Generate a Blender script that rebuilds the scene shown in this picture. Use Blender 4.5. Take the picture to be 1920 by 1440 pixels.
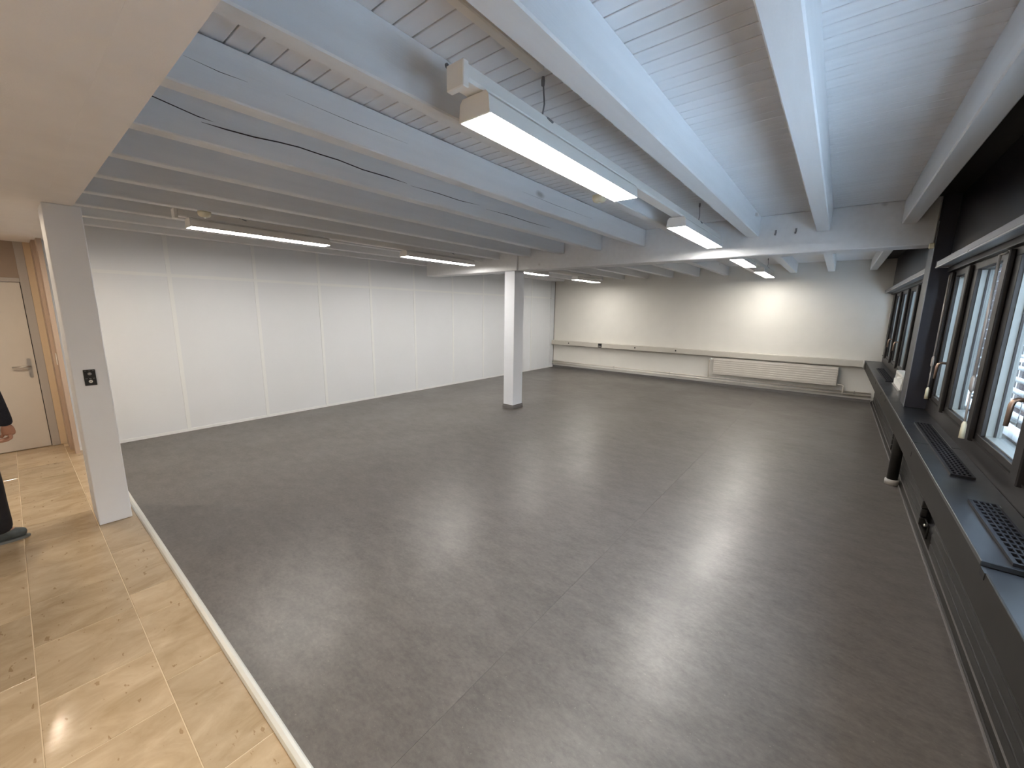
import bpy, bmesh, math, random
from mathutils import Vector, Matrix
random.seed(7)
for o in list(bpy.data.objects): bpy.data.objects.remove(o)
S = 1.75                       # metres per drawing unit (camera height)
sc = bpy.context.scene; col = sc.collection

# ------------------------------------------------------------------ camera, world, exposure
cam = bpy.data.cameras.new('camera'); cam_o = bpy.data.objects.new('camera', cam); col.objects.link(cam_o)
cam.sensor_fit = 'HORIZONTAL'; cam.sensor_width = 36.0; cam.lens = 36.0*753.09/1920; cam.clip_start = 0.02
yaw, pit, rol = (math.radians(v) for v in (38.6658, -10.3387, 0.85253))
fw = Vector((-math.sin(yaw)*math.cos(pit), math.cos(yaw)*math.cos(pit), math.sin(pit)))
rt = Vector((math.cos(yaw), math.sin(yaw), 0)); up = rt.cross(fw)
R_ = rt*math.cos(rol)+up*math.sin(rol); U_ = up*math.cos(rol)-rt*math.sin(rol)
cam_o.matrix_world = Matrix(((R_.x,U_.x,-fw.x,0),(R_.y,U_.y,-fw.y,0),(R_.z,U_.z,-fw.z,S),(0,0,0,1)))
sc.camera = cam_o
vs = sc.view_settings; vs.view_transform = 'Standard'; vs.look = 'None'; vs.exposure = 0.0; vs.gamma = 1.0; vs.use_curve_mapping = False
SKY = 30.0; LAMP = 58.0; HALL = 840.0
w = bpy.data.worlds.new('overcast_sky'); sc.world = w; w.use_nodes = True
wn = w.node_tree.nodes; wl = w.node_tree.links; wn.clear()
wo = wn.new('ShaderNodeOutputWorld'); bg = wn.new('ShaderNodeBackground'); tc = wn.new('ShaderNodeTexCoord')
sx = wn.new('ShaderNodeSeparateXYZ'); rp = wn.new('ShaderNodeValToRGB')
wl.new(tc.outputs['Generated'], sx.inputs[0]); wl.new(sx.outputs['Z'], rp.inputs[0])
rp.color_ramp.elements[0].position = 0.0; rp.color_ramp.elements[0].color = (.70,.78,.90,1)
rp.color_ramp.elements[1].position = 0.7; rp.color_ramp.elements[1].color = (.62,.78,1,1)
wl.new(rp.outputs[0], bg.inputs[0]); bg.inputs[1].default_value = SKY; wl.new(bg.outputs[0], wo.inputs[0])
sc.cycles.max_bounces = 10; sc.cycles.diffuse_bounces = 8; sc.cycles.transparent_max_bounces = 12
sc.cycles.sample_clamp_indirect = 60.0; sc.cycles.caustics_reflective = False; sc.cycles.caustics_refractive = False
sc.cycles.use_denoising = True
# ------------------------------------------------------------------ materials
MATS = {}
def mat(name, rgb, rough=.5, metal=0., noise=0., nscale=8., bump=0., bscale=60., spec=.5, coat=0., randv=0., stretch=None, rnoise=0.):
    m = bpy.data.materials.new(name); m.use_nodes = True; nt = m.node_tree; b = nt.nodes['Principled BSDF']; N=nt.nodes; L=nt.links
    b.inputs['Roughness'].default_value = rough; b.inputs['Metallic'].default_value = metal
    b.inputs['Specular IOR Level'].default_value = spec; b.inputs['Coat Weight'].default_value = coat
    b.inputs['Coat Roughness'].default_value = .1
    t = N.new('ShaderNodeTexCoord'); mp = N.new('ShaderNodeMapping'); L.new(t.outputs['Object'], mp.inputs[0])
    if stretch: mp.inputs['Scale'].default_value = stretch
    src = None
    rg = N.new('ShaderNodeRGB'); rg.outputs[0].default_value = (*rgb,1); src = rg.outputs[0]
    if noise:
        n = N.new('ShaderNodeTexNoise'); n.inputs['Scale'].default_value = nscale; n.inputs['Detail'].default_value = 6
        L.new(mp.outputs[0], n.inputs['Vector'])
        mr = N.new('ShaderNodeMapRange'); mr.inputs[1].default_value=.3; mr.inputs[2].default_value=.7
        mr.inputs[3].default_value = 1-noise; mr.inputs[4].default_value = 1+noise
        L.new(n.outputs['Fac'], mr.inputs[0])
        mx = N.new('ShaderNodeVectorMath'); mx.operation='SCALE'; L.new(src, mx.inputs[0]); L.new(mr.outputs[0], mx.inputs['Scale']); src = mx.outputs[0]
        if rnoise:
            m2 = N.new('ShaderNodeMapRange'); m2.inputs[3].default_value = rough-rnoise; m2.inputs[4].default_value = rough+rnoise
            L.new(n.outputs['Fac'], m2.inputs[0]); L.new(m2.outputs[0], b.inputs['Roughness'])
    if randv:
        oi = N.new('ShaderNodeObjectInfo'); mr = N.new('ShaderNodeMapRange'); mr.inputs[3].default_value=1-randv; mr.inputs[4].default_value=1+randv
        L.new(oi.outputs['Random'], mr.inputs[0])
        mx = N.new('ShaderNodeVectorMath'); mx.operation='SCALE'; L.new(src, mx.inputs[0]); L.new(mr.outputs[0], mx.inputs['Scale']); src = mx.outputs[0]
    L.new(src, b.inputs['Base Color'])
    if bump:
        n = N.new('ShaderNodeTexNoise'); n.inputs['Scale'].default_value=bscale; n.inputs['Detail'].default_value=3; L.new(mp.outputs[0], n.inputs['Vector'])
        bp = N.new('ShaderNodeBump'); bp.inputs['Strength'].default_value=bump; bp.inputs['Distance'].default_value=.01
        L.new(n.outputs['Fac'], bp.inputs['Height']); L.new(bp.outputs[0], b.inputs['Normal'])
    MATS[name] = m; return m
def emit(name, rgb, st):
    m = bpy.data.materials.new(name); m.use_nodes=True; nt=m.node_tree; nt.nodes.clear()
    o = nt.nodes.new('ShaderNodeOutputMaterial'); e = nt.nodes.new('ShaderNodeEmission'); e.inputs[0].default_value=(*rgb,1); e.inputs[1].default_value=st
    nt.links.new(e.outputs[0], o.inputs[0]); MATS[name]=m; return m
def painted_wood(name, rgb):
    """white glaze on timber: faint grain along the beam and a few darker knots"""
    m = mat(name, rgb, .55, noise=.03, nscale=3, bump=.12, bscale=22, stretch=(6,.6,6)); nt=m.node_tree; N=nt.nodes; L=nt.links; b=N['Principled BSDF']
    old = b.inputs['Base Color'].links[0].from_socket
    t = N.new('ShaderNodeTexCoord'); mp=N.new('ShaderNodeMapping'); mp.inputs['Scale'].default_value=(3.2,1.5,3.2); L.new(t.outputs['Object'],mp.inputs[0])
    oi = N.new('ShaderNodeObjectInfo'); ml=N.new('ShaderNodeMath'); ml.operation='MULTIPLY'; ml.inputs[1].default_value=37; L.new(oi.outputs['Random'],ml.inputs[0])
    cb = N.new('ShaderNodeCombineXYZ'); L.new(ml.outputs[0],cb.inputs[1]); L.new(cb.outputs[0], mp.inputs['Location'])
    wz = N.new('ShaderNodeTexNoise'); wz.inputs['Scale'].default_value=9; L.new(t.outputs['Object'],wz.inputs['Vector'])
    va=N.new('ShaderNodeVectorMath'); va.operation='SCALE'; va.inputs['Scale'].default_value=.10; L.new(wz.outputs['Color'],va.inputs[0])
    vb=N.new('ShaderNodeVectorMath'); L.new(mp.outputs[0],vb.inputs[0]); L.new(va.outputs[0],vb.inputs[1])
    v = N.new('ShaderNodeTexVoronoi'); v.inputs['Scale'].default_value=1.0; L.new(vb.outputs[0],v.inputs['Vector'])
    r = N.new('ShaderNodeValToRGB'); r.color_ramp.elements[0].position=.03; r.color_ramp.elements[0].color=(.56,.54,.52,1); r.color_ramp.elements[1].position=.11; r.color_ramp.elements[1].color=(1,1,1,1)
    L.new(v.outputs['Distance'], r.inputs[0])
    mx = N.new('ShaderNodeVectorMath'); mx.operation='MULTIPLY'; L.new(old,mx.inputs[0]); L.new(r.outputs[0],mx.inputs[1]); L.new(mx.outputs[0], b.inputs['Base Color'])
    return m
def lino(name):
    m = mat(name, (.128,.112,.100), .34, spec=.5, bump=.04, bscale=35); nt=m.node_tree; N=nt.nodes; L=nt.links; b=N['Principled BSDF']
    t=N.new('ShaderNodeTexCoord')
    def ns(scale, det, st=(1,1,1), rgh=.6):
        mp=N.new('ShaderNodeMapping'); mp.inputs['Scale'].default_value=st; L.new(t.outputs['Object'],mp.inputs[0])
        n=N.new('ShaderNodeTexNoise'); n.inputs['Scale'].default_value=scale; n.inputs['Detail'].default_value=det; n.inputs['Roughness'].default_value=rgh
        L.new(mp.outputs[0],n.inputs['Vector']); return n
    a=ns(5,10,(1,1.9,1),.72); c=ns(34,6,(1,1.6,1),.7); e=ns(.9,3); d=ns(80,2)
    r=N.new('ShaderNodeValToRGB'); el=r.color_ramp.elements; el[0].position=.34; el[0].color=(.069,.062,.057,1); el[1].position=.66; el[1].color=(.143,.128,.118,1)
    md=N.new('ShaderNodeMath'); md.operation='MULTIPLY_ADD'; md.inputs[1].default_value=.45; L.new(c.outputs['Fac'],md.inputs[0])
    m2=N.new('ShaderNodeMath'); m2.operation='MULTIPLY'; m2.inputs[1].default_value=.55; L.new(a.outputs['Fac'],m2.inputs[0]); L.new(m2.outputs[0],md.inputs[2]); L.new(md.outputs[0],r.inputs[0])
    # pale flecks
    fr=N.new('ShaderNodeValToRGB'); fr.color_ramp.elements[0].position=.70; fr.color_ramp.elements[0].color=(0,0,0,1); fr.color_ramp.elements[1].position=.76; fr.color_ramp.elements[1].color=(.6,.6,.6,1); L.new(d.outputs['Fac'],fr.inputs[0])
    mx=N.new('ShaderNodeMix'); mx.data_type='RGBA'; L.new(fr.outputs[0],mx.inputs[0]); L.new(r.outputs[0],mx.inputs[6]); mx.inputs[7].default_value=(.22,.195,.175,1)
    oi=N.new('ShaderNodeObjectInfo'); mr=N.new('ShaderNodeMapRange'); mr.inputs[3].default_value=.96; mr.inputs[4].default_value=1.04; L.new(oi.outputs['Random'],mr.inputs[0])
    sv=N.new('ShaderNodeVectorMath'); sv.operation='SCALE'; L.new(mx.outputs[2],sv.inputs[0]); L.new(mr.outputs[0],sv.inputs['Scale'])
    L.new(sv.outputs[0], b.inputs['Base Color'])
    rr=N.new('ShaderNodeMapRange'); rr.inputs[1].default_value=.3; rr.inputs[2].default_value=.7; rr.inputs[3].default_value=.30; rr.inputs[4].default_value=.42; L.new(e.outputs['Fac'],rr.inputs[0]); L.new(rr.outputs[0],b.inputs['Roughness'])
    return m
def limestone(name):
    m = mat(name, (.5,.36,.22), .12, spec=.5); nt=m.node_tree; N=nt.nodes; L=nt.links; b=N['Principled BSDF']
    t=N.new('ShaderNodeTexCoord'); oi=N.new('ShaderNodeObjectInfo')
    ml=N.new('ShaderNodeMath'); ml.operation='MULTIPLY'; ml.inputs[1].default_value=50; L.new(oi.outputs['Random'],ml.inputs[0])
    cb=N.new('ShaderNodeCombineXYZ'); L.new(ml.outputs[0],cb.inputs[0]); L.new(ml.outputs[0],cb.inputs[2])
    mp=N.new('ShaderNodeMapping'); L.new(t.outputs['Object'],mp.inputs[0]); L.new(cb.outputs[0],mp.inputs['Location']); mp.inputs['Scale'].default_value=(1.5,.8,1)
    n=N.new('ShaderNodeTexNoise'); n.inputs['Scale'].default_value=4.5; n.inputs['Detail'].default_value=9; n.inputs['Roughness'].default_value=.66; n.inputs['Distortion'].default_value=.6; L.new(mp.outputs[0],n.inputs['Vector'])
    r=N.new('ShaderNodeValToRGB'); e=r.color_ramp.elements; e[0].position=.3; e[0].color=(.34,.245,.145,1); e[1].position=.72; e[1].color=(.52,.405,.275,1)
    L.new(n.outputs['Fac'],r.inputs[0])
    # small dark fossil flecks, stretched
    m3=N.new('ShaderNodeMapping'); m3.inputs['Scale'].default_value=(16,38,16); L.new(t.outputs['Object'],m3.inputs[0]); L.new(cb.outputs[0],m3.inputs['Location'])
    f=N.new('ShaderNodeTexNoise'); f.inputs['Scale'].default_value=1.0; f.inputs['Detail'].default_value=3; L.new(m3.outputs[0],f.inputs['Vector'])
    fr=N.new('ShaderNodeValToRGB'); fr.color_ramp.elements[0].position=.285; fr.color_ramp.elements[0].color=(.70,.63,.55,1); fr.color_ramp.elements[1].position=.325; fr.color_ramp.elements[1].color=(1,1,1,1); L.new(f.outputs['Fac'],fr.inputs[0])
    mu=N.new('ShaderNodeVectorMath'); mu.operation='MULTIPLY'; L.new(r.outputs[0],mu.inputs[0]); L.new(fr.outputs[0],mu.inputs[1])
    mr=N.new('ShaderNodeMapRange'); mr.inputs[3].default_value=.80; mr.inputs[4].default_value=1.14; L.new(oi.outputs['Random'],mr.inputs[0])
    sv=N.new('ShaderNodeVectorMath'); sv.operation='SCALE'; L.new(mu.outputs[0],sv.inputs[0]); L.new(mr.outputs[0],sv.inputs['Scale']); L.new(sv.outputs[0],b.inputs['Base Color'])
    return m
def glass(name):
    m=bpy.data.materials.new(name); m.use_nodes=True; nt=m.node_tree; nt.nodes.clear(); N=nt.nodes; L=nt.links
    o=N.new('ShaderNodeOutputMaterial'); t=N.new('ShaderNodeBsdfTransparent'); t.inputs[0].default_value=(.95,.975,.97,1)
    g=N.new('ShaderNodeBsdfGlossy'); g.inputs['Roughness'].default_value=.01; f=N.new('ShaderNodeFresnel'); ge=N.new('ShaderNodeNewGeometry'); io=N.new('ShaderNodeMapRange'); io.inputs[3].default_value=1.5; io.inputs[4].default_value=1/1.5; L.new(ge.outputs['Backfacing'],io.inputs[0]); L.new(io.outputs[0],f.inputs[0])
    mx=N.new('ShaderNodeMixShader'); L.new(f.outputs[0],mx.inputs[0]); L.new(t.outputs[0],mx.inputs[1]); L.new(g.outputs[0],mx.inputs[2]); L.new(mx.outputs[0],o.inputs[0])
    MATS[name]=m; return m
def brick(name):
    m=mat(name,(.5,.3,.25),.85); nt=m.node_tree; N=nt.nodes; L=nt.links; b=N['Principled BSDF']
    t=N.new('ShaderNodeTexCoord'); mp=N.new('ShaderNodeMapping'); mp.inputs['Rotation'].default_value=(math.radians(90),0,math.radians(90)); L.new(t.outputs['Object'],mp.inputs[0]); mp.inputs['Rotation'].default_value=(math.radians(90),0,0)
    br=N.new('ShaderNodeTexBrick'); br.inputs['Scale'].default_value=4.0; br.inputs['Color1'].default_value=(.020,.0105,.0095,1); br.inputs['Color2'].default_value=(.016,.0085,.0080,1); br.inputs['Mortar'].default_value=(.026,.022,.021,1)
    L.new(mp.outputs[0],br.inputs['Vector']); L.new(br.outputs['Color'],b.inputs['Base Color']); return m

M_lino=lino('marbled_linoleum'); M_stone=limestone('honey_limestone')
M_beam=painted_wood('white_glazed_timber',(.68,.69,.70)); M_board=mat('white_glazed_boards',(.70,.70,.71),.5,noise=.04,nscale=2,stretch=(.5,8,8),randv=.03)
M_groove=mat('shadow_groove',(.10,.09,.085),.9)
M_wall=mat('white_plaster',(.74,.72,.67),.85,noise=.02,nscale=3,bump=.05,bscale=120)
M_panel=mat('grey_white_panel',(.745,.77,.805),.5,noise=.012,nscale=2)
M_strip=mat('pale_aluminium_strip',(.80,.82,.83),.42)
M_col=mat('white_column_paint',(.76,.79,.845),.55,noise=.015,nscale=5)
M_slab=mat('warm_grey_plaster',(.78,.755,.74),.85,noise=.03,nscale=4,bump=.06,bscale=150)
M_black=mat('black_lacquer',(.019,.018,.021),.32,noise=.2,nscale=6,spec=.5)
M_counter=mat('black_countertop',(.014,.015,.018),.30,noise=.15,nscale=14,rnoise=.05,spec=.6)
M_grille=mat('black_grille_metal',(.010,.010,.013),.45,spec=.35); M_rad=mat('black_radiator_enamel',(.012,.011,.010),.40,noise=.15,nscale=9)
M_fascia=mat('dark_brown_fascia',(.017,.015,.013),.45,noise=.2,nscale=10,spec=.2)
M_frame=mat('dark_brown_window_frame',(.016,.0135,.0135),.42,noise=.15,nscale=12,spec=.35)
M_navy=mat('blue_black_paint',(.020,.021,.032),.42,noise=.15,nscale=5)
M_reveal=mat('pale_frame_reveal',(.26,.28,.27),.5)
M_alu=mat('grey_aluminium',(.28,.28,.29),.38,metal=.75)
M_steel=mat('satin_steel',(.55,.53,.50),.28,metal=1.0)
M_white=mat('white_plastic',(.76,.75,.71),.35); M_cream=mat('cream_plastic',(.72,.66,.48),.4)
M_lampw=mat('white_lamp_metal',(.76,.74,.70),.4); M_led=emit('led_diffuser',(1.0,.95,.88),LAMP); M_down=emit('warm_downlight',(1.0,.84,.64),HALL)
M_trunk=mat('cream_grey_trunking',(.56,.53,.47),.45); M_radw=mat('cream_grey_radiator',(.60,.56,.50),.4,noise=.02,nscale=5); M_pipe=mat('cream_pipe_enamel',(.66,.61,.53),.35)
M_base=mat('grey_baseboard',(.17,.16,.155),.45); M_dark=mat('near_black',(.008,.008,.009),.6)
M_thr=mat('white_threshold_strip',(.56,.555,.51),.35); M_grout=mat('sand_grout',(.58,.46,.31),.7)
M_door=mat('grey_beige_door',(.62,.58,.535),.4,noise=.015,nscale=6); M_dframe=mat('grey_steel_frame',(.44,.415,.40),.4)
M_brownp=mat('brown_grey_panel',(.33,.26,.21),.55,noise=.03,nscale=4); M_warmlit=mat('warm_lit_cream',(.66,.53,.37),.5); M_taupe=mat('taupe_paint',(.48,.37,.29),.55)
M_glass=glass('window_glass'); M_slat=mat('pale_aluminium_blind_slat',(.52,.53,.54),.4); M_brick=brick('red_brick'); M_snow=mat('pale_roof_gravel',(.84,.86,.89),.9,noise=.05,nscale=3)
M_wire=mat('grey_wire',(.16,.16,.17),.5); M_rod=mat('taupe_rod',(.36,.32,.29),.35,metal=.3); M_bronze=mat('bronze_handle',(.42,.30,.23),.32,metal=.8)
M_skin=mat('skin',(.42,.22,.15),.5,noise=.05,nscale=20); M_jacket=mat('dark_knit',(.012,.013,.022),.9,noise=.3,nscale=60,bump=.6,bscale=90)
M_trous=mat('black_trousers',(.010,.009,.012),.85,noise=.3,nscale=30); M_shoe=mat('grey_green_shoe',(.065,.080,.085),.6,noise=.2,nscale=25); M_sole=mat('shoe_sole',(.14,.15,.145),.7); M_hair=mat('dark_hair',(.02,.015,.012),.5)
M_crack=mat('timber_check',(.035,.03,.028),.9); M_ply=mat('grey_utility_paint',(.40,.38,.36),.6)

# ------------------------------------------------------------------ mesh helpers (drawing units in, metres out)
def bm_new(): return bmesh.new()
def box(bm, x0,x1,y0,y1,z0,z1, bev=0., seg=1):
    b = bmesh.new(); bmesh.ops.create_cube(b, size=1.0)
    for v in b.verts: v.co = Vector(((x0+x1)/2+v.co.x*(x1-x0),(y0+y1)/2+v.co.y*(y1-y0),(z0+z1)/2+v.co.z*(z1-z0)))*S
    if bev: bmesh.ops.bevel(b, geom=b.edges[:], offset=bev*S, segments=seg, profile=.5, affect='EDGES')
    merge(bm,b)
def merge(bm,b):
    me=bpy.data.meshes.new('tmp'); b.to_mesh(me); b.free(); bm.from_mesh(me); bpy.data.meshes.remove(me)
def prism(bm, pts, axis, a0, a1):
    """outline pts extruded along axis from a0 to a1; pts are the two other coordinates in xyz order"""
    def mk(p,a): return {'x':(a,p[0],p[1]),'y':(p[0],a,p[1]),'z':(p[0],p[1],a)}[axis]
    A=[bm.verts.new(Vector(mk(p,a0))*S) for p in pts]; B=[bm.verts.new(Vector(mk(p,a1))*S) for p in pts]; n=len(pts)
    bm.faces.new(A); bm.faces.new(B[::-1])
    for i in range(n): bm.faces.new((A[i],B[i],B[(i+1)%n],A[(i+1)%n]))
    bmesh.ops.recalc_face_normals(bm, faces=bm.faces)
def tube(bm, pts, r, n=8, cap=True):
    P=[Vector(p)*S for p in pts]; rings=[]; rs = r if isinstance(r,(list,tuple)) else [r]*len(P)
    for i,p in enumerate(P):
        d=((P[min(i+1,len(P)-1)]-P[max(i-1,0)])).normalized(); a=d.orthogonal().normalized()
        if i: a=(pa-d*pa.dot(d)).normalized()
        pa=a; b=d.cross(a)
        rings.append([bm.verts.new(p+(a*math.cos(2*math.pi*k/n)+b*math.sin(2*math.pi*k/n))*rs[i]*S) for k in range(n)])
    for q,w_ in zip(rings,rings[1:]):
        for k in range(n): bm.faces.new((q[k],q[(k+1)%n],w_[(k+1)%n],w_[k]))
    if cap: bm.faces.new(rings[0][::-1]); bm.faces.new(rings[-1])
    bmesh.ops.recalc_face_normals(bm, faces=bm.faces)
def lathe(bm, c, prof, n=20, axis='z'):
    """profile (radius, height) turned about an axis through c"""
    rings=[]
    for r,h in prof:
        ring=[]
        for k in range(n):
            a=2*math.pi*k/n; u,v=r*math.cos(a),r*math.sin(a)
            o={'z':(u,v,h),'x':(h,u,v),'y':(u,h,v)}[axis]
            ring.append(bm.verts.new((Vector(c)+Vector(o))*S))
        rings.append(ring)
    for q,w_ in zip(rings,rings[1:]):
        for k in range(n): bm.faces.new((q[k],q[(k+1)%n],w_[(k+1)%n],w_[k]))
    bm.faces.new(rings[0][::-1]); bm.faces.new(rings[-1]); bmesh.ops.recalc_face_normals(bm, faces=bm.faces)
def obj(name, bm, m, parent=None, smooth=False):
    me=bpy.data.meshes.new(name)
    cs=[v.co for v in bm.verts]
    lo=Vector((min(c[i] for c in cs) for i in range(3))); hi=Vector((max(c[i] for c in cs) for i in range(3)))
    org=Vector(((lo.x+hi.x)/2,(lo.y+hi.y)/2,lo.z)); bmesh.ops.translate(bm, verts=bm.verts, vec=-org)
    bm.to_mesh(me); bm.free(); me.materials.append(m)
    if smooth:
        for p in me.polygons: p.use_smooth=True
    o=bpy.data.objects.new(name,me); col.objects.link(o)
    wp=Vector(parent['_w']) if parent else Vector((0,0,0))
    o.location=org-wp; o['_w']=tuple(org)
    if parent: o.parent=parent
    return o
def B(name, m, x0,x1,y0,y1,z0,z1, parent=None, bev=0., seg=1):
    bm=bm_new(); box(bm,x0,x1,y0,y1,z0,z1,bev,seg); return obj(name,bm,m,parent)
def T(name, m, pts, r, parent=None, n=8):
    bm=bm_new(); tube(bm,pts,r,n); return obj(name,bm,m,parent,True)
def empty(name, x,y,z):
    o=bpy.data.objects.new(name,None); col.objects.link(o); o.location=Vector((x,y,z))*S; o['_w']=tuple(o.location); o.empty_display_size=.05; return o
def tag(o, label, cat, group=None):
    o['label']=label; o['category']=cat; o['kind']='thing'
    if group: o['group']=group
    return o
def struct(o, label=None, cat=None):
    o['kind']='structure'
    if label: o['label']=label; o['category']=cat
    return o
def copy_tree(o, off, parent=None):
    c=o.copy(); col.objects.link(c)
    if parent: c.parent=parent; 
    else: c.location=o.location+Vector(off)*S
    c['_w']=tuple(Vector(o['_w'])+Vector(off)*S)
    for ch in [k for k in bpy.data.objects if k.parent==o]: copy_tree(ch, off, c)
    return c
ORD=['first','second','third','fourth','fifth','sixth','seventh','eighth','ninth','tenth','eleventh','twelfth']

YF=6.19; XW=-4.0; CEIL=1.627; JB=1.5
# ------------------------------------------------------------------ floors
fl=struct(B('floor',M_groove,XW-.10,.50,.283,YF+.05,-.10,-.012),'dark screed bed under the linoleum sheets','floor')
for (x0,x1,y0,y1) in ((-4.0,-.65035,.283,4.8298),(-.64965,.46,.283,4.8298),(-4.0,-.65035,4.8302,YF),(-.64965,.46,4.8302,YF)):
    B('linoleum_sheet',M_lino,x0,x1,y0,y1,-.012,0,fl)
ht=struct(B('floor',M_grout,-4.46,.50,-.80,.283,-.10,-.0012),'sand-coloured grout bed of the honey limestone hall floor','floor')
rows={(.143,.274):[-4.2,-3.86,-3.48,-3.05,-2.62,-2.2,-1.818,-1.646,-1.300,-.932,-.55,-.2,.12,.46],
      (-.076,.143):[-4.28,-4.14,-3.80,-3.51,-3.10,-2.765,-2.54,-2.0,-1.73,-1.453,-1.206,-.85,-.45,-.1,.2,.46],
      (-.295,-.076):[-4.28,-3.95,-3.6,-3.3,-3.0,-2.6,-2.30,-1.942,-1.585,-1.2,-.85,-.5,-.1,.46],
      (-.514,-.295):[-4.28,-3.8,-3.4,-2.95,-2.5,-2.1,-1.7,-1.3,-.9,-.5,-.1,.46],(-.80,-.514):[-4.28,-3.7,-3.2,-2.7,-2.2,-1.7,-1.2,-.7,-.2,.46]}
g=.0012
for (y0,y1),xs in rows.items():
    for a,b in zip(xs,xs[1:]):
        bm=bm_new(); box(bm,a+g,b-g,y0+g,y1-g,-.02,0,.0007); obj('tile',bm,M_stone,ht)
bm=bm_new(); prism(bm,[(.272,-.004),(.272,.003),(.276,.008),(.284,.0105),(.291,.008),(.2955,.002),(.2955,-.004)],'x',-4.0,.44)
tag(obj('threshold_strip',bm,M_thr,None,False),'long white threshold strip where limestone tiles meet grey linoleum','threshold strip')

# ------------------------------------------------------------------ ceiling: boards over joists
ce=struct(B('ceiling',M_groove,XW-.12,.50,.234,YF+.05,CEIL+.012,CEIL+.06),'dark deck above the white ceiling boards','ceiling')
PITCH=.0533; y=.24+(1.164-.24)%PITCH-PITCH
y0s=[1.164+PITCH*k for k in range(-18,96)]
for yy in y0s:
    a,b=max(yy,.20)+.0017, min(yy+PITCH,YF)-.0017
    if b-a<.01: continue
    bm=bm_new(); box(bm,XW-.10,.272,a,b,CEIL,CEIL+.010,.0012); obj('ceiling_board',bm,M_board,ce)
struct(B('ceiling',M_fascia,.272,.46,.0,YF,CEIL-.001,CEIL+.012),'dark ceiling strip beside the window lintel','ceiling')  # ceiling is dark brown from the last joist to the lintel
JX=[(.203,.266),(-.174,-.108),(-.546,-.477),(-.913,-.861),(-1.293,-1.236),(-1.662,-1.604),(-2.019,-1.963),(-2.386,-2.330),(-2.765,-2.709),(-3.138,-3.083),(-3.508,-3.452),(-3.868,-3.812)]
for i,(a,b) in enumerate(JX):
    for bay,(y0,y1,z) in enumerate(((.15,3.16,JB),(3.3235,YF-.001,JB+.010))):
        bm=bm_new(); box(bm,a,b,y0,y1,z,CEIL+(.002 if i!=4 else -.0035),.004,1)
        where='nearer bay' if bay==0 else 'far bay beyond the crossbeam'
        extra=['','','','','',' with a long crack','','','','','',''][i] if bay==0 else ''
        tag(obj('ceiling_joist',bm,M_beam),'white timber joist%s in the %s, %s from the windows'%(extra,where,ORD[i]),'ceiling joist','ceiling joists of the %s'%where)
# wall plate along the partition
tag(B('wall_plate',M_beam,-4.05,-3.94,.19,YF,1.519,CEIL+.002,None,.003),'white timber wall plate along the top of the panelled partition','wall plate')
# crossbeam
cb=empty('crossbeam',-1.7,3.24,1.382); tag(cb,'large white glued timber crossbeam resting on the middle column','beam')
B('beam_segment',M_beam,-3.83,-2.485,3.155,3.32,1.382,CEIL+.002,cb,.006); B('beam_segment',M_beam,-2.482,.348,3.165,3.32,1.382,CEIL+.002,cb,.006)
# cracks running along two joists
def crack(name,x,pts,wd,par):
    bm=bm_new(); 
    up_=[(x,y,z+wd*(.5 if 0<i<len(pts)-1 else .1)) for i,(y,z) in enumerate(pts)]; dn=[(x,y,z-wd*(.5 if 0<i<len(pts)-1 else .1)) for i,(y,z) in enumerate(pts)]
    U=[bm.verts.new(Vector(p)*S) for p in up_]; D=[bm.verts.new(Vector(p)*S) for p in dn]
    for i in range(len(pts)-1): bm.faces.new((U[i],U[i+1],D[i+1],D[i]))
    return obj(name,bm,M_crack,par)
joists=[o for o in bpy.data.objects if o.name.startswith('ceiling_joist')]
def near_joist(i): return [o for o in joists if 'nearer bay' in o['label'] and ORD[i]+' from' in o['label']][0]
j5=near_joist(5); j4=near_joist(4)
crack('timber_crack',-1.6034,[(.30,1.592),(.346,1.586),(.396,1.578),(.447,1.570),(.487,1.568)],.0032,j5)
crack('timber_crack',-1.6034,[(.455,1.557),(.52,1.557),(.60,1.560),(.68,1.568),(.746,1.572),(.82,1.570),(.897,1.570),(1.0,1.562),(1.12,1.563),(1.22,1.561)],.0042,j5)
crack('timber_crack',-1.6034,[(1.24,1.556),(1.4,1.559),(1.55,1.556),(1.70,1.563)],.003,j5)
crack('timber_crack',-1.6034,[(1.75,1.553),(1.95,1.557),(2.15,1.553),(2.4,1.556)],.003,j5)
crack('timber_crack',-1.2354,[(.33,1.560),(.40,1.555),(.46,1.557)],.0016,j4); crack('timber_crack',-1.2354,[(.55,1.565),(.75,1.560),(.95,1.562)],.0014,j4)
crack('timber_crack',-1.2354,[(1.6,1.552),(1.9,1.549),(2.3,1.552)],.0014,j4)

# ------------------------------------------------------------------ partition wall on the far side (wall_left)
wlft=struct(B('wall_left',M_groove,XW-.06,XW-.012,.19,YF,0,1.519),'core of the pale panelled partition','wall')
PV=[.235,.817,1.402,1.958,2.517,3.099,3.721,4.313,4.90,5.49,6.06]; TR=1.226
edges=[.20]+PV[1:]+[YF]
for a,b in zip(edges,edges[1:]):
    B('panel',M_panel,XW-.012,XW-.001,a+.004,b-.004,.022,TR-.006,wlft); B('panel',M_panel,XW-.012,XW-.001,a+.004,b-.004,TR+.006,1.519,wlft)
for p in PV[1:-1]: B('cover_strip',M_strip,XW-.004,XW+.003,p-.013,p+.013,.02,1.519,wlft)
for a,b in zip(edges,edges[1:]): B('transom_strip',M_strip,XW-.004,XW+.0022,a+(.013 if a>.3 else -.012),b-.013,TR-.012,TR+.012,wlft)
B('bottom_rail',M_strip,XW-.012,XW+.004,.20,YF,0,.022,wlft)
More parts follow.
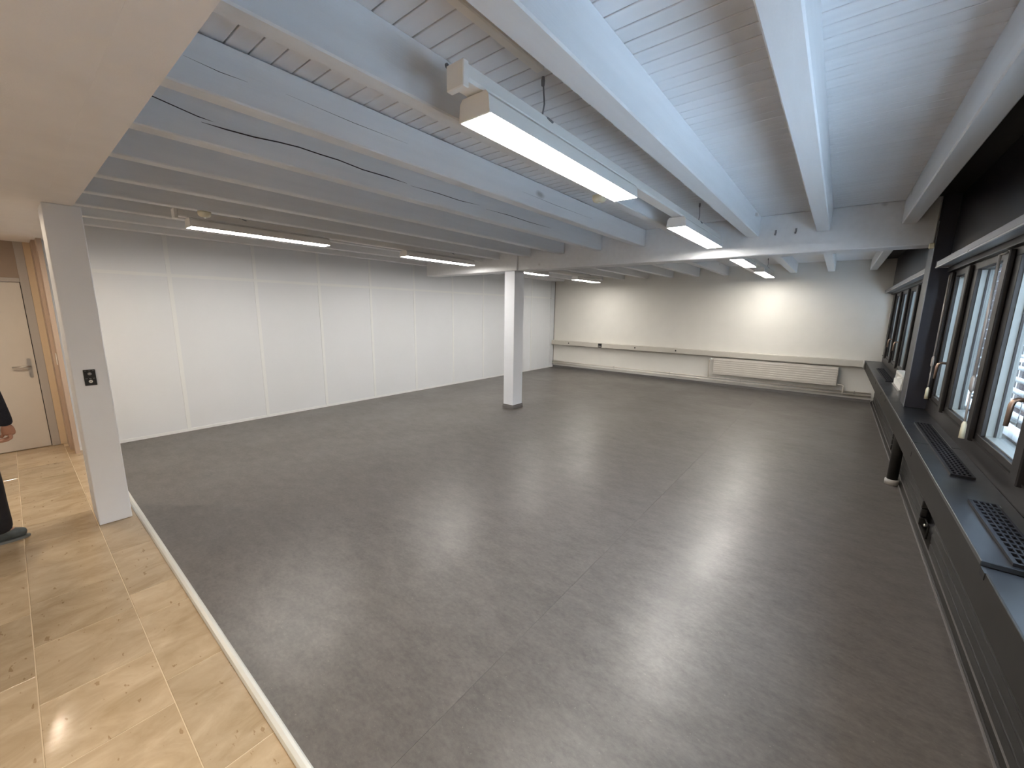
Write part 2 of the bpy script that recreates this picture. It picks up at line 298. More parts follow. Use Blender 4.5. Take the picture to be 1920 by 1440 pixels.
# ------------------------------------------------------------------ far wall (wall_back)
wb=struct(B('wall_back',M_wall,XW-.06,.50,YF,YF+.08,-.02,CEIL+.05),'white plastered far wall','wall')
B('corner_trim',M_groove,XW+.001,XW+.006,YF-.006,YF,.02,1.515,wb)
struct(B('baseboard_back',M_base,XW+.004,.40,YF-.010,YF,0,.036),'dark grey baseboard under the pipes of the far wall','baseboard')
# cable trunking
tk=empty('cable_trunking',-1.85,6.13,.413); tag(tk,'long cream-grey cable trunking along the far wall above the radiator','cable trunking')
for a,b in ((-3.995,-3.075),(-3.010,-1.10),(-1.098,.280)): B('trunking_cover',M_trunk,a,b,6.118,6.128,.418,.487,tk,.0015)
B('trunking_body',M_trunk,-3.995,.278,6.128,YF,.413,.492,tk,.002); B('end_cap',M_white,.279,.288,6.112,YF,.411,.494,tk,.001)
bm=bm_new(); box(bm,-3.072,-3.013,6.112,6.128,.424,.484,.002); sk=obj('power_socket',bm,M_dark,tk)
B('socket_bar',M_trunk,-3.066,-3.020,6.110,6.113,.440,.444,sk)
for x in (-3.64,-2.44,-1.82):
    bm=bm_new(); lathe(bm,(x,6.116,.456),[(.011,.003),(.011,-.001),(.006,-.002)],14,'y'); obj('cable_plug',bm,M_dark,tk,True)
# radiator with valve and connecting pipes
rd=empty('radiator',-.6,6.13,.172); tag(rd,'low flat cream-grey radiator under the trunking of the far wall','radiator')
B('front_panel',M_radw,-1.290,.070,6.098,6.106,.173,.397,rd,.002)
for k in range(1,8): B('panel_ridge',M_radw,-1.282,.062,6.0955,6.100,.173+.224*k/8-.010,.173+.224*k/8+.010,rd,.0018)
B('back_panel',M_radw,-1.285,.065,6.112,6.150,.178,.392,rd,.002); 
for x in (-1.0,-.2): B('wall_bracket',M_alu,x,x+.02,6.150,YF-.0008,.25,.36,rd)
vb=T('valve_body',M_pipe,[(-1.285,6.13,.372),(-1.345,6.13,.372)],.010,rd); 
bm=bm_new(); lathe(bm,(-1.325,6.118,.376),[(.014,.0),(.017,-.01),(.016,-.028),(.010,-.034)],16,'y'); obj('valve_knob',bm,M_white,vb,True)
T('feed_pipe',M_pipe,[(-1.345,6.13,.376),(-1.352,6.13,.35),(-1.352,6.14,.20),(-1.352,6.15,.118)],.008,rd)
T('return_pipe',M_pipe,[(.068,6.13,.190),(.110,6.13,.188),(.130,6.13,.180),(.139,6.13,.160),(.139,6.135,.12),(.139,6.145,.082)],.008,rd)
p1=tag(T('heating_pipe',M_pipe,[(-3.99,6.155,.113),(.395,6.155,.113)],.0085,None,10),'upper of two cream heating pipes low on the far wall','heating pipe','heating pipes of the far wall')
p2=tag(T('heating_pipe',M_pipe,[(-3.99,6.155,.081),(.395,6.155,.081)],.0105,None,10),'lower of two cream heating pipes low on the far wall','heating pipe','heating pipes of the far wall')
for p,z in ((p1,.113),(p2,.081)):
    for x in (-2.8,-1.9,-.95,.24): B('pipe_clip',M_ply,x,x+.012,6.150,YF,z-.011,z+.011,p)

# ------------------------------------------------------------------ columns
cc=empty('support_column',-2.58,3.24,0); tag(cc,'slender white square column in the middle of the room','column')
B('shaft',M_col,-2.645,-2.518,3.165,3.318,.036,1.3815,cc,.002); B('column_skirting',M_base,-2.652,-2.511,3.158,3.325,0,.022,cc,.001); B('skirting_cap',M_alu,-2.650,-2.513,3.160,3.323,.022,.026,cc); B('skirting_top',M_base,-2.650,-2.513,3.160,3.323,.026,.038,cc)
hc=empty('support_column',-2.62,.2,0); tag(hc,'wide white column beside the threshold strip with a black switch plate','column')
B('shaft',M_col,-2.722,-2.530,.145,.257,0,1.400,hc,.004,2)
sp=empty('light_switch',-2.528,.197,.65); tag(sp,'black double switch plate with two round silver buttons on the wide column','light switch')
B('switch_plate',M_dark,-2.530,-2.524,.1785,.2155,.650,.7195,sp,.001)
for i,z in enumerate((.668,.7015)):
    bm=bm_new(); lathe(bm,(-2.524,.197,z),[(.0065,0),(.0065,.002),(.0045,.003)],18,'x'); bt=obj('round_button',bm,M_alu if i else M_white,sp,True)
    bm=bm_new(); lathe(bm,(-2.521,.197,z+.0006),[(.0026,0),(.0022,.0012)],12,'x'); obj('button_core',bm,M_ply,bt,True)
    for y_ in (.185,.197,.209): B('printed_mark',M_ply,-2.5242,-2.5236,y_-.0035,y_+.0035,z+.0125,z+.0135,sp)

# ------------------------------------------------------------------ hall: slab, door wall, door
struct(B('ceiling',M_slab,-4.34,.50,-.80,.1554,1.400,1.52),'low warm grey plastered ceiling of the tiled hall','ceiling')
struct(B('ceiling',M_slab,-4.34,.50,.1555,.234,1.400,1.52),'warm grey edge beam of the hall ceiling','ceiling')
struct(B('wall_front',M_slab,-4.34,.50,-.84,-.80,-.02,1.52),'warm plastered rear wall of the hall','wall')
struct(B('wall_front',M_wall,-4.34,.50,.1556,.20,1.52,CEIL+.06),'white upstand above the edge of the hall ceiling','wall')
wd=struct(B('wall_door',M_slab,-4.36,-4.300,-.80,-.475,0,1.400),'warm plastered wall beside the hall door','wall')
struct(B('wall_door',M_warmlit,-4.36,-4.283,.131,.163,0,1.400),'narrow cream wall strip coloured for warm hall light beside the grey door frame','wall')  # cream wall; the warm hall light is put into its colour
struct(B('wall_side',M_taupe,-4.36,-4.07,.163,.20,0,1.400),'short taupe return wall between hall door and partition','wall')
pe=struct(B('trim_1',M_taupe,-4.07,-3.930,.178,.20,0,1.519),'taupe end post of the panelled partition','trim')
struct(B('wall_door',M_slab,-4.46,-4.36,-.80,.20,-.02,1.52),'added unseen panel blocking stray light behind the hall door','wall')  # added backing, unseen, stops daylight leaking around the door leaf
d=struct(empty('door_1',-4.29,-.17,0),'grey beige hall door in a grey steel frame with brown panel above','door')
B('door_leaf',M_door,-4.315,-4.285,-.430,.0865,.004,1.136,d,.001)
B('door_jamb',M_dframe,-4.33,-4.280,.090,.131,0,1.400,d,.002); B('door_jamb',M_dframe,-4.33,-4.280,-.475,-.434,0,1.400,d,.002); B('door_head',M_dframe,-4.33,-4.2805,-.434,.090,1.139,1.166,d,.002)
B('overpanel',M_brownp,-4.325,-4.292,-.434,.090,1.166,1.400,d)
B('door_seal',M_dark,-4.325,-4.300,.0868,.0898,.0,1.139,d)
bm=bm_new(); prism(bm,[(.059+.009*math.cos(t*math.pi/8),.623+.009*math.sin(t*math.pi/8)) for t in range(9)]+[(.059-.009*math.cos(t*math.pi/8),.507-.009*math.sin(t*math.pi/8)) for t in range(9)],'x',-4.285,-4.281); hp=obj('handle_plate',bm,M_steel,d); T('lever',M_steel,[(-4.281,.059,.578),(-4.262,.059,.578),(-4.256,.054,.578),(-4.254,.03,.577),(-4.256,-.018,.576)],[.006,.006,.0062,.0058,.005],hp,10)
ws=tag(B('wall_switch',M_white,-4.062,-4.022,.1735,.1778,.600,.675),'small white switch plate on the taupe post beside the wide column','wall switch')
# recessed downlights of the hall: one by the door, two unseen added for light
for x in (-3.24,-.62,.10):
    dl=empty('downlight',x,-.158,1.394); tag(dl,'small round recessed downlight in the hall ceiling %s'%({-3.24:'nearest the door',-.62:'second from the door, added for more light',.10:'above the camera, added for more light'}[x]),'downlight')
    bm=bm_new(); lathe(bm,(x,-.158,1.3945),[(.044,.0055),(.044,.0),(.036,.0),(.034,.003)],24); obj('bezel',bm,M_white,dl,True)
    bm=bm_new(); lathe(bm,(x,-.158,1.394),[(.033,.005),(.033,.002)],24); obj('light_disc',bm,M_down,dl)

# ------------------------------------------------------------------ suspended linear lamps
def lamp(x0,x1,y0,y1,label):
    e=empty('linear_lamp',(x0+x1)/2,(y0+y1)/2,1.44); tag(e,label,'ceiling lamp','suspended linear lamps')
    bm=bm_new(); prism(bm,[(x0,1.4415),(x0+.004,1.478),(x0+.012,1.488),(x1-.012,1.488),(x1-.004,1.478),(x1,1.4415)],'y',y0+.004,y1-.004); obj('housing',bm,M_lampw,e)
    for a,b in ((y0,y0+.004),(y1-.004,y1)):
        bm=bm_new(); prism(bm,[(x0-.0006,1.4405),(x0+.0034,1.479),(x0+.012,1.489),(x1-.012,1.489),(x1-.0034,1.479),(x1+.0006,1.4405)],'y',a,b); obj('end_cap',bm,M_lampw,e)
    B('diffuser',M_led,x0+.0035,x1-.0035,y0+.005,y1-.005,1.4400,1.4440,e)
    for yy in (y0+.03,y1-.05):
        B('rail_clip',M_steel,(x0+x1)/2-.020,(x0+x1)/2+.020,yy,yy+.016,1.4878,1.4914,e)
xa,xb=-.770,-.672
lamp(xa,xb,.744,1.606,'bright linear lamp nearest the camera, in the row nearer the windows')
lamp(xa,xb,2.245,3.082,'linear lamp in the window-side row, just before the crossbeam')
lamp(xa,xb,3.635,4.516,'linear lamp in the window-side row, just beyond the crossbeam')
lamp(xa,xb,5.05,5.90,'linear lamp in the window-side row, nearest the far wall')
xc,xd=-3.005,-2.905
lamp(xc,xd,.717,1.526,'linear lamp in the partition-side row, nearest the wide column')
lamp(xc,xd,2.188,3.009,'linear lamp in the partition-side row, just before the crossbeam')
lamp(xc,xd,3.58,4.346,'linear lamp in the partition-side row, half behind the middle column')
lamp(xc,xd,5.064,5.75,'linear lamp in the partition-side row, nearest the far wall')
def rail(xm,y0,y1,label):
    e=empty('lamp_rail',xm,(y0+y1)/2,1.49); tag(e,label,'lamp rail','lamp carrier rails')
    bm=bm_new(); prism(bm,[(xm-.024,1.492),(xm-.026,1.500),(xm-.022,1.528),(xm+.022,1.528),(xm+.026,1.500),(xm+.024,1.492)],'y',y0+.018,y1); obj('rail_profile',bm,M_lampw,e)
    B('feed_cap',M_cream if False else M_lampw,xm-.027,xm+.027,y0,y0+.018,1.478,1.531,e,.002)
    return e
r1=rail(-.721,.684,3.150,'white lamp rail above the window-side lamps in the nearer bay')
r2=rail(-.721,3.33,5.98,'white lamp rail above the window-side lamps beyond the crossbeam')
r3=rail(-2.955,.655,3.150,'white lamp rail above the partition-side lamps in the nearer bay')
r4=rail(-2.955,3.33,5.85,'white lamp rail above the partition-side lamps beyond the crossbeam')
def hanger(xm,yy,par,top=CEIL):
    w_=T('suspension_wire',M_wire,[(xm+.012,yy-.002,top-.001),(xm+.013,yy,top-.03),(xm+.016,yy+.001,1.56),(xm+.012,yy-.002,1.528)],.0022,par,6)
    bm=bm_new(); lathe(bm,(xm+.012,yy-.002,top-.022),[(.004,.022),(.0055,.012),(.0045,.0)],10); obj('wire_anchor',bm,M_wire,w_,True)
    T('wire_hook',M_wire,[(xm+.012,yy-.004,1.530),(xm+.022,yy+.010,1.527),(xm+.027,yy+.030,1.521)],.003,w_,6)
for yy in (1.004,2.60): hanger(-.721,yy,r1)
for yy in (3.9,5.5): hanger(-.721,yy,r2)
for yy in (.98,2.72): hanger(-2.955,yy,r3)
for yy in (3.95,5.45): hanger(-2.955,yy,r4)
tag(B('cable_duct',M_lampw,-.690,-.664,.28,.945,1.604,CEIL-.0005,None,.003),'short white cable duct on the ceiling boards ending at a wire','cable duct')
for (x,yy,lab) in ((-.885,1.70,'cream round sensor under the joist beside the nearest lamp'),(-2.740,.745,'cream round sensor under a joist above the lamp by the wide column')):
    e=empty('ceiling_sensor',x,yy,1.47); tag(e,lab,'sensor','ceiling sensors')
    bm=bm_new(); lathe(bm,(x,yy,1.472),[(.010,.0),(.024,.004),(.030,.012),(.031,.028)],22); obj('sensor_body',bm,M_cream,e,True)
    bm=bm_new(); lathe(bm,(x,yy,1.469),[(.007,.0),(.010,.004)],12); obj('sensor_lens',bm,M_white,e,True)
for (x,z,lab) in ((-.384,1.517,'grey metal stub on the crossbeam, the one farther from the windows'),(-.277,1.517,'grey metal stub on the crossbeam, the one nearer the windows')):
    bm=bm_new(); tube(bm,[(x-.003,3.166,z-.012),(x-.003,3.150,z-.012),(x+.001,3.143,z-.006),(x+.001,3.140,z+.012)],.0052,10); tag(obj('beam_stub',bm,M_alu,None,True),lab,'metal stub')
bm=bm_new(); lathe(bm,(-.860,.789,1.612),[(.006,-.002),(.006,.003),(.003,.003),(.003,.001)],14,'x'); tag(obj('screw_eye',bm,M_wire,None,True),'tiny dark ring high on the joist side above the nearest lamp','screw eye')
tag(B('wood_offcut',M_beam,-1.02,-.93,.612,.622,1.612,CEIL-.001),'small white batten stub between joists near the hall ceiling','batten')
tag(B('joist_clip',M_white,-.475,-.462,2.93,2.97,1.590,1.606),'tiny white clip on the second joist side near the crossbeam','clip')
bm=bm_new(); box(bm,.326,.348,3.143,3.163,1.360,1.388,.004); tag(obj('cable_end',bm,M_cream),'cream plastic cap at the crossbeam end beside the black pillar','cap')

# ------------------------------------------------------------------ window wall (right)
wr=struct(B('wall_right',M_black,.44,.56,-.80,YF,-.02,.545),'black parapet under the windows','wall')
struct(B('wall_right',M_black,.417,.56,-.80,YF,1.235,CEIL+.05),'black lintel panel above the windows','wall')
struct(B('wall_right',M_black,.4376,.56,-.80,.58,.5455,1.2345),'black wall end behind the camera','wall')
pl=empty('wall_pillar',.39,3.2,.49); tag(pl,'blue-black pillar between the two window bays','pillar')
B('pillar_body',M_navy,.350,.56,3.165,3.36,.4905,CEIL,pl,.002); B('pillar_edge_strip',M_alu,.3485,.3515,3.161,3.166,.49,1.50,pl)
pl2=tag(B('wall_pillar',M_navy,.350,.437,.02,.26,.4905,CEIL,None,.002),'black pillar beside the camera at the near end of the windows','pillar')
# curtain boxes
for a,b,lab in ((.26,3.085,'grey aluminium curtain rail over the near windows'),(3.37,YF-.01,'grey aluminium curtain rail over the far windows')):
    e=empty('curtain_rail',.385,(a+b)/2,1.25); tag(e,lab,'curtain rail','curtain rails')
    B('rail_box',M_alu,.362,.416,a,b,1.258,1.285,e,.002); B('rail_lip',M_steel,.358,.364,a,b,1.250,1.256,e); B('rail_end',M_alu,.360,.414,b,b+.004,1.252,1.287,e)
    for k in range(3):
        yy=a+(b-a)*(.25+.25*k); B('rail_screw',M_steel,.3565,.360,yy,yy+.012,1.251,1.258,e)
# windows
FX=.4376
def window(name, ops, ya, yb, handles, lab):
    e=struct(empty(name,FX+.03,(ya+yb)/2,.49),lab,'window')
    z0,z1=.588,1.205
    B('bottom_rail',M_frame,FX,FX+.048,ya,yb,.488,z0,e,.002); B('top_rail',M_frame,FX,FX+.048,ya,yb,z1,1.26,e,.002)
    B('sill_strip',M_fascia,FX-.006,FX+.002,ya,yb,.560,.566,e)
    ed=[ya]+[v for o in sorted(ops) for v in o]+[yb]
    for a,b in zip(ed[0::2],ed[1::2]):
        if b-a>.004: B('stile',M_frame,FX,FX+.048,a,b,z0,z1,e,.0015)
    for a,b in zip(ed[0::2],ed[1::2]):
        if b-a>.1: B('cover_post',M_frame,FX-.016,FX-.0002,(a+b)/2-.028,(a+b)/2+.028,.555,1.230,e,.003)
    for a,b in sorted(ops):
        # pale lining inside each opening
        rv=B('reveal_side',M_reveal,FX+.012,FX+.048,b-.004,b-.0002,z0,z1,e); B('reveal_side',M_reveal,FX+.012,FX+.048,a+.0002,a+.004,z0,z1,e)
        B('reveal_sill',M_reveal,FX+.012,FX+.048,a+.004,b-.004,z0+.0002,z0+.004,e); B('reveal_head',M_frame,FX+.012,FX+.048,a+.004,b-.004,z1-.004,z1-.0002,e)
        B('pane',M_glass,FX+.036,FX+.039,a+.003,b-.003,z0+.003,z1-.003,e)
        for q in (a+.0035,b-.0075): B('glazing_bead',M_frame,FX+.030,FX+.036,q,q+.004,z0+.004,z1-.004,e)
    for hy in handles:
        hp=B('handle_plate',M_dark,FX-.006,FX-.0002,hy-.012,hy+.012,.735,.800,e,.002)
        T('handle_lever',M_bronze,[(FX-.006,hy,.782),(FX-.030,hy,.782),(FX-.037,hy,.777),(FX-.040,hy,.765),(FX-.041,hy+.002,.705)],[.006,.006,.0062,.0062,.0052],hp,10)
    return e
w1=window('window_1',[(2.840,3.050),(2.272,2.640),(1.757,2.099),(1.20,1.57),(.66,1.03)],.58,3.165,[2.795,1.70,1.115],'dark framed window band beside the camera, before the pillar')
w2=window('window_2',[(5.95,6.12),(5.42,5.78),(4.88,5.24),(4.34,4.70),(3.82,4.16),(3.48,3.66)],3.36,YF,[5.32,4.80],'dark framed window band beyond the pillar')
# outside metal sill and blinds
struct(B('trim_2',M_slat,.56,.70,-.2,YF,.545,.552),'white outer sill of the windows','trim')
def blind(ya,yb,lab,tilt=0):
    e=empty('venetian_blind',.60,(ya+yb)/2,.60); tag(e,lab,'blind','outside venetian blinds'); 
    bm=bm_new(); prism(bm,[(.577,-.003),(.584,.0005),(.600,.002),(.616,.0005),(.623,-.003),(.623,-.0042),(.600,.0008),(.577,-.0042)],'y',ya,yb); first=None
    z=.615
    while z<1.27:
        if first is None:
            if tilt: bmesh.ops.rotate(bm,verts=bm.verts,cent=(.600*S,0,0),matrix=Matrix.Rotation(math.radians(tilt),3,'Y'))
            bmesh.ops.translate(bm,verts=bm.verts,vec=Vector((0,0,z*S))); first=obj('slat',bm,M_slat,e); zf=z
        else:
            c=first.copy(); col.objects.link(c); c.location=first.location+Vector((0,0,(z-zf)*S))
        z+=.0470
    B('bottom_bar',M_slat,.580,.620,ya,yb,.588,.598,e,.002)
    n=5
    for k in range(n):
        yy=ya+(yb-ya)*(k+.5)/n
        for x in (.578,.622): T('ladder_cord',M_slat,[(x,yy,.59),(x,yy,1.29)],.0016,e,5)
blind(1.63,3.10,'white outside venetian blind seen through the near windows'); blind(3.38,6.14,'closed white venetian blind outside the far windows',64)
# crank rods
def rod(yy,x,lab):
    e=empty('crank_rod',x,yy,.56); tag(e,lab,'crank rod','blind crank rods')
    T('rod',M_rod,[(x,yy+.024,1.215),(x,yy+.012,.79)],.0042,e); T('rod',M_rod,[(x,yy+.012,.74),(x,yy+.002,.62)],.0032,e)
    T('grip',M_rod,[(x,yy+.012,.795),(x,yy+.0115,.785),(x,yy+.011,.745),(x,yy+.010,.735)],[.004,.0075,.0075,.004],e,10)
    T('end_knob',M_cream,[(x,yy+.003,.625),(x,yy+.002,.615),(x,yy,.562)],[.004,.0075,.0085],e,10)
    T('top_hook',M_rod,[(x,yy+.024,1.213),(x+.018,yy+.024,1.222)],.004,e)
rod(3.075,.420,'thin taupe blind crank rod hanging beside the blue-black pillar')
rod(2.150,.405,'blind crank rod hanging before the dark post of the near windows')
# counter
ct=empty('window_counter',.37,3.6,.478); tag(ct,'long black window counter along the window wall','counter')
for a,b in ((1.238,2.283),(2.286,4.10),(4.103,YF-.004)): B('counter_top',M_counter,.300,.4376,a,b,.478,.490,ct,.0012)
B('lower_shelf',M_counter,.306,.4376,-.10,1.236,.470,.478,ct)
B('fascia',M_fascia,.302,.312,-.10,YF-.004,.385,.4778,ct,.001); B('end_notch',M_dark,.3005,.306,1.205,1.236,.462,.478,ct)
for yy,zz in ((2.28,.44),(3.56,.455),(4.475,.452),(3.9,.45)): B('lock_slot',M_dark,.3010,.3022,yy-.004,yy+.004,zz-.010,zz+.010,ct)
for yy in (1.32,2.2,3.4,4.6,5.8): B('support_bracket',M_black,.312,.44,yy,yy+.008,.40,.478,ct)
# grilles on the counter
def grille(y0,y1,lab):
    e=empty('vent_grille',.378,(y0+y1)/2,.49); tag(e,lab,'vent grille','vent grilles on the counter')
    x0,x1=.346,.402; zt=.4975; xs=[.352+.0115*k for k in range(5)]; n=int((y1-y0-.012)/.025)
    bm=bm_new(); box(bm,x0,.3535,y0,y1,.490,zt); box(bm,.3965,x1,y0,y1,.490,zt); box(bm,.3535,.3965,y0,y0+.006,.490,zt); box(bm,.3535,.3965,y1-.006,y1,.490,zt); obj('grille_frame',bm,M_grille,e)
    for k in range(1,4): B('grille_bar',M_grille,.3535+.043*k/4-.0018,.3535+.043*k/4+.0018,y0+.006,y1-.006,.4930,zt,e)
    bm=bm_new()
    for k in range(1,n): 
        yy=y0+.006+(y1-y0-.012)*k/n; box(bm,.3535,.3965,yy-.0038,yy+.0038,.4925,.4972)
    o=obj('cross_bars',bm,M_grille,e); o['kind']='stuff'
    B('grille_well',M_dark,.3535,.3965,y0+.006,y1-.006,.4902,.4912,e)
    B('back_strip',M_steel,.4025,.4045,y0+.38,y1-.02,.490,.4965,e)
grille(1.868,2.70,'black vent grille in the counter before the pillar, farther one')
grille(1.250,1.635,'black vent grille in the counter nearest the camera')
grille(4.30,5.3,'black vent grille in the counter beyond the pillar')
# radiators under the counter: horizontal flat tubes
def lowrad(y0,y1,knob,lab):
    e=empty('radiator',.41,(y0+y1)/2,.055); tag(e,lab,'radiator','black radiators under the counter')
    for k in range(8): B('radiator_tube',M_rad,.400,.424,y0,y1,.058+.0405*k,.058+.0405*k+.0365,e,.0035,2)
    for q in (y0+.04,y1-.06): B('header',M_rad,.424,.4392,q,q+.02,.058,.378,e)
    if knob:
        bm=bm_new(); lathe(bm,(.400,knob,.272),[(.010,.002),(.016,-.004),(.0165,-.024),(.011,-.032)],16,'x'); obj('valve_knob',bm,M_cream,e,True)
lowrad(.60,2.236,None,'black flat-tube radiator under the counter nearest the camera'); lowrad(2.512,3.40,2.66,'short black flat-tube radiator under the counter before the pipe leg'); lowrad(3.86,5.85,5.02,'long black flat-tube radiator under the counter by the far wall')
vf=empty('pipe_fitting',.41,2.43,.08); tag(vf,'small brass pipe fitting in the gap between two black radiators','pipe fitting')
bm=bm_new(); lathe(bm,(.412,2.43,.092),[(.007,.004),(.007,-.006),(.004,-.009)],12,'x'); obj('union_nut',bm,M_steel,vf,True); T('stub_pipe',M_fascia,[(.420,2.505,.092),(.420,2.43,.092),(.420,2.43,.03)],.004,vf)
lg=empty('counter_leg',.369,3.235,0); tag(lg,'dark pipe leg under the counter standing in a grey floor collar','counter leg')
bm=bm_new(); lathe(bm,(.369,3.235,.004),[(.026,.0),(.026,.470)],24); obj('pipe',bm,M_fascia,lg,True)
bm=bm_new(); lathe(bm,(.369,3.235,0),[(.033,.0),(.033,.030),(.030,.033),(.027,.033)],24); obj('floor_collar',bm,M_ply,lg,True)
bm=bm_new(); prism(bm,[(.400,0),(.400,.010),(.404,.012),(.404,.016),(.412,.030),(.44,.034),(.44,0)],'y',.30,YF); 
struct(obj('baseboard_right',bm,M_fascia),'grey plinth strip on the floor under the black radiators','baseboard')
B('plinth_nose',M_base,.3965,.3998,.30,YF,0,.0085,bpy.data.objects['baseboard_right']); B('plinth_cap',M_base,.4085,.4125,.30,YF,.0300,.0325,bpy.data.objects['baseboard_right'])
# white canister on the counter behind the pillar
cn=empty('white_canister',.41,3.99,.49); tag(cn,'white plastic canister with a carry handle, half hidden behind the pillar','canister')
bm=bm_new(); prism(bm,[(4.200,.500),(4.206,.520),(4.200,.538),(4.150,.545),(4.05,.548),(3.90,.545),(3.79,.540),(3.79,.500)],'x',.384,.434); obj('canister_body',bm,M_white,cn)
bm=bm_new(); prism(bm,[(4.203,.530),(4.203,.572),(4.196,.592),(4.176,.602),(3.83,.602),(3.80,.592),(3.79,.570),(3.79,.535),(3.812,.535),(3.815,.572),(3.83,.585),(4.165,.585),(4.178,.574),(4.182,.540)],'x',.388,.430); obj('carry_handle',bm,M_white,cn)
T('filler_cap',M_white,[(.408,4.10,.540),(.408,4.10,.560)],.018,cn,16)
B('canister_foot',M_ply,.378,.4365,3.785,4.212,.4905,.500,cn)

# ------------------------------------------------------------------ outside
og=struct(B('ground_outside',M_snow,.56,16,-12,64,-.6,-.50),'pale ground outside the windows','ground')
bd=empty('brick_building',2.4,7.8,-.5); tag(bd,'red brick building wing outside, glimpsed between the blind slats, with an added unseen block shading the windows','building')
B('brick_wall',M_brick,.70,4.6,6.62,9.0,-.5,3.0,bd); B('roof_edge',M_alu,.62,4.7,6.54,9.1,3.0,3.1,bd); B('brick_wall',M_brick,4.6,6.2,-9,9,-.5,2.45,bd)  # second brick block is unseen, added to shade the windows from low sky
for k in range(3):
    for z in (.55,1.9):
        xx=1.35+1.05*k; f=B('building_window',M_slat,xx,xx+.62,6.605,6.62,z,z+.72,bd); B('building_pane',M_dark,xx+.05,xx+.57,6.600,6.606,z+.05,z+.67,f)

# ------------------------------------------------------------------ person at the hall edge (mostly outside the frame)
def skin(name, joints, bones, m, parent=None, sub=2, root=0):
    me=bpy.data.meshes.new(name); me.from_pydata([Vector(j[0])*S for j in joints],bones,[]); o=bpy.data.objects.new(name+'_raw',me); col.objects.link(o)
    md=o.modifiers.new('skin','SKIN'); sd=o.modifiers.new('sub','SUBSURF'); sd.levels=sub; sd.render_levels=sub
    sv=me.skin_vertices[0].data
    for i,j in enumerate(joints):
        r=j[1]; r=(r,r) if not isinstance(r,tuple) else r
        sv[i].radius=(r[0]*S,r[1]*S)
        sv[i].use_root=(i==root)
    dg=bpy.context.evaluated_depsgraph_get(); dg.update(); ev=o.evaluated_get(dg)
    m2=bpy.data.meshes.new_from_object(ev); bpy.data.objects.remove(o)
    bm=bm_new(); bm.from_mesh(m2); bpy.data.meshes.remove(m2); return bm
PX=-2.70; PY=-.165
def P(dx,dy,z): return (PX+dx,PY+dy,z)   # dx toward the room's window side, dy forward
person=empty('person',PX,PY,0); tag(person,'person in dark jacket, black trousers and grey shoes, cut off by the hall edge','person')
# body: pelvis, trunk, neck, head, arms to the wrist, legs to the ankle
J=[(P(0,-.01,.54),(.095,.06)),(P(0,-.01,.65),(.085,.058)),(P(0,.0,.76),(.10,.066)),(P(0,-.005,.835),(.085,.05)),(P(0,.005,.875),.032),(P(0,.018,.905),.034),(P(0,.022,.95),(.046,.056)),(P(0,.018,.99),(.044,.055)),
   (P(.105,-.01,.82),.034),(P(.123,.078,.67),.028),(P(.121,.108,.52),.0195),(P(-.105,-.01,.82),.034),(P(-.125,-.03,.67),.028),(P(-.12,.0,.54),.0205),
   (P(.05,.0,.50),.052),(P(.052,.030,.28),.036),(P(.052,.030,.06),.023),(P(-.05,-.005,.50),.052),(P(-.05,.0,.28),.036),(P(-.05,-.075,.06),.023),
   (P(.052,.075,.022),(.022,.018)),(P(-.05,-.03,.022),(.022,.018))]
Bn=[(0,1),(1,2),(2,3),(3,4),(4,5),(5,6),(6,7),(3,8),(8,9),(9,10),(3,11),(11,12),(12,13),(0,14),(14,15),(15,16),(0,17),(17,18),(18,19),(16,20),(19,21)]
bm=skin('body',J,Bn,M_skin)
def hand(sx,wx,wy,wz):
    """palm and five curled fingers hanging below the wrist, thumb toward the front"""
    out=[]
    q=lambda k,l,c:(wx-sx*l,wy+k,wz-c)
    out.append(skin('palm',[(q(0,0,-.006),(.017,.013)),(q(.001,.002,.018),(.022,.012)),(q(.002,.004,.046),(.025,.011))],[(0,1),(1,2)],M_skin,sub=2))
    for k,(dy,L) in enumerate(((.020,.92),(.007,1.05),(-.006,1.0),(-.018,.82))):
        out.append(skin('finger',[(q(.004,dy*.8,.034),.0064),(q(.006,dy,.050),.0062),(q(-.010*L,dy,.050+.010*L),.0057),(q(-.028*L,dy,.050+.012*L),.0051),(q(-.040*L,dy,.050+.005*L),.0043)],[(0,1),(1,2),(2,3),(3,4)],M_skin,sub=2))
    out.append(skin('thumb',[(q(-.002,.014,.010),.0078),(q(-.008,.030,.026),.0070),(q(-.014,.034,.044),.0060),(q(-.022,.031,.056),.0048)],[(0,1),(1,2),(2,3)],M_skin,sub=2))
    return out
for h in hand(1,PX+.121,PY+.109,.512)+hand(-1,PX-.12,PY+.001,.53): 
    me=bpy.data.meshes.new('t'); h.to_mesh(me); h.free(); bm.from_mesh(me); bpy.data.meshes.remove(me)
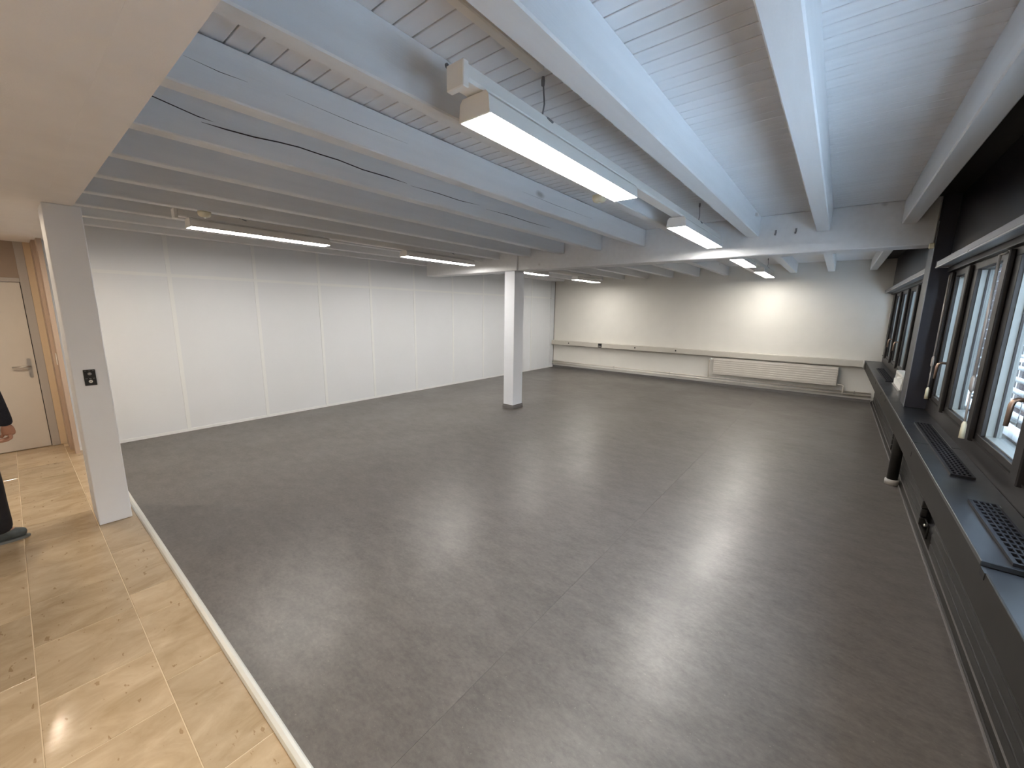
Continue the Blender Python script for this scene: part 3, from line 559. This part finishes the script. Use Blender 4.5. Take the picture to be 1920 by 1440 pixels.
# face: nose, ears
for pts,r in (([P(0,.072,.955),P(0,.086,.94),P(0,.078,.934)],[.006,.009,.006]),([P(.046,.015,.955),P(.052,.012,.94)],[.010,.007]),([P(-.046,.015,.955),P(-.052,.012,.94)],[.010,.007])): tube(bm,pts,r,8)
body=obj('body',bm,M_skin,person,True)
jk=[(P(0,-.01,.525),(.105,.072)),(P(0,-.01,.60),(.102,.072)),(P(0,.0,.76),(.112,.078)),(P(0,-.005,.84),(.090,.058)),(P(0,.0,.868),.042),(P(.108,-.01,.822),.046),(P(.125,.075,.68),.037),(P(.121,.106,.535),.0235),(P(.121,.107,.508),.0225),(P(-.108,-.01,.822),.046),(P(-.13,-.03,.68),.040),(P(-.123,-.004,.560),.0315),(P(-.121,.0,.542),.0300)]
bm=skin('jacket',jk,[(0,1),(1,2),(2,3),(3,4),(3,5),(5,6),(6,7),(7,8),(3,9),(9,10),(10,11),(11,12)],M_jacket); obj('jacket',bm,M_jacket,person,True)
tr=[(P(0,-.01,.55),(.095,.066)),(P(.05,.0,.49),.062),(P(.053,.026,.28),.046),(P(.053,.030,.17),.041),(P(.053,.034,.034),.0400),(P(-.05,-.005,.49),.062),(P(-.05,.0,.28),.050),(P(-.05,-.075,.034),.040)]
bm=skin('trousers',tr,[(0,1),(1,2),(2,3),(3,4),(0,5),(5,6),(6,7)],M_trous); obj('trousers',bm,M_trous,person,True)
def shoe(dx,dy,lab):
    x,y0=PX+dx,PY+dy
    bm=skin('shoe',[((x,y0-.018,.030),(.021,.026)),((x,y0+.012,.036),(.022,.032)),((x,y0+.046,.034),(.025,.030)),((x,y0+.082,.027),(.025,.021)),((x,y0+.104,.027),(.018,.016))],[(0,1),(1,2),(2,3),(3,4)],M_shoe,root=1)
    o=obj('shoe',bm,M_shoe,person,True)
    b2=bm_new(); pts=[]
    for t in range(20):
        a=2*math.pi*t/20; pts.append((x+.026*math.cos(a)*(1+.10*math.sin(a)), y0+.038+.071*math.sin(a)))
    prism(b2,pts,'z',0.0005,.010); obj('sole',b2,M_sole,o)
shoe(.052,.0,''); shoe(-.05,-.105,'')
bm=bm_new(); bmesh.ops.create_uvsphere(bm,u_segments=16,v_segments=10,radius=1)
for v in bm.verts: v.co=(Vector(P(0,.006,.965))+Vector((v.co.x*.052,v.co.y*.064,v.co.z*.055)))*S
bmesh.ops.delete(bm,geom=[v for v in bm.verts if v.co.y>(PY+.045)*S and v.co.z<.985*S],context='VERTS'); obj('hair',bm,M_hair,person,True)
for s_ in (-1,1):
    bm=bm_new(); bmesh.ops.create_uvsphere(bm,u_segments=10,v_segments=8,radius=.0065*S); bmesh.ops.translate(bm,verts=bm.verts,vec=Vector(P(.018*s_,.070,.957))*S); obj('eye',bm,M_dark,person,True)
bm=bm_new(); tube(bm,[P(-.016,.070,.918),P(0,.074,.917),P(.016,.070,.918)],.004,6); obj('mouth',bm,M_skin,person,True)

for o in bpy.data.objects:
    if '_w' in o: del o['_w']
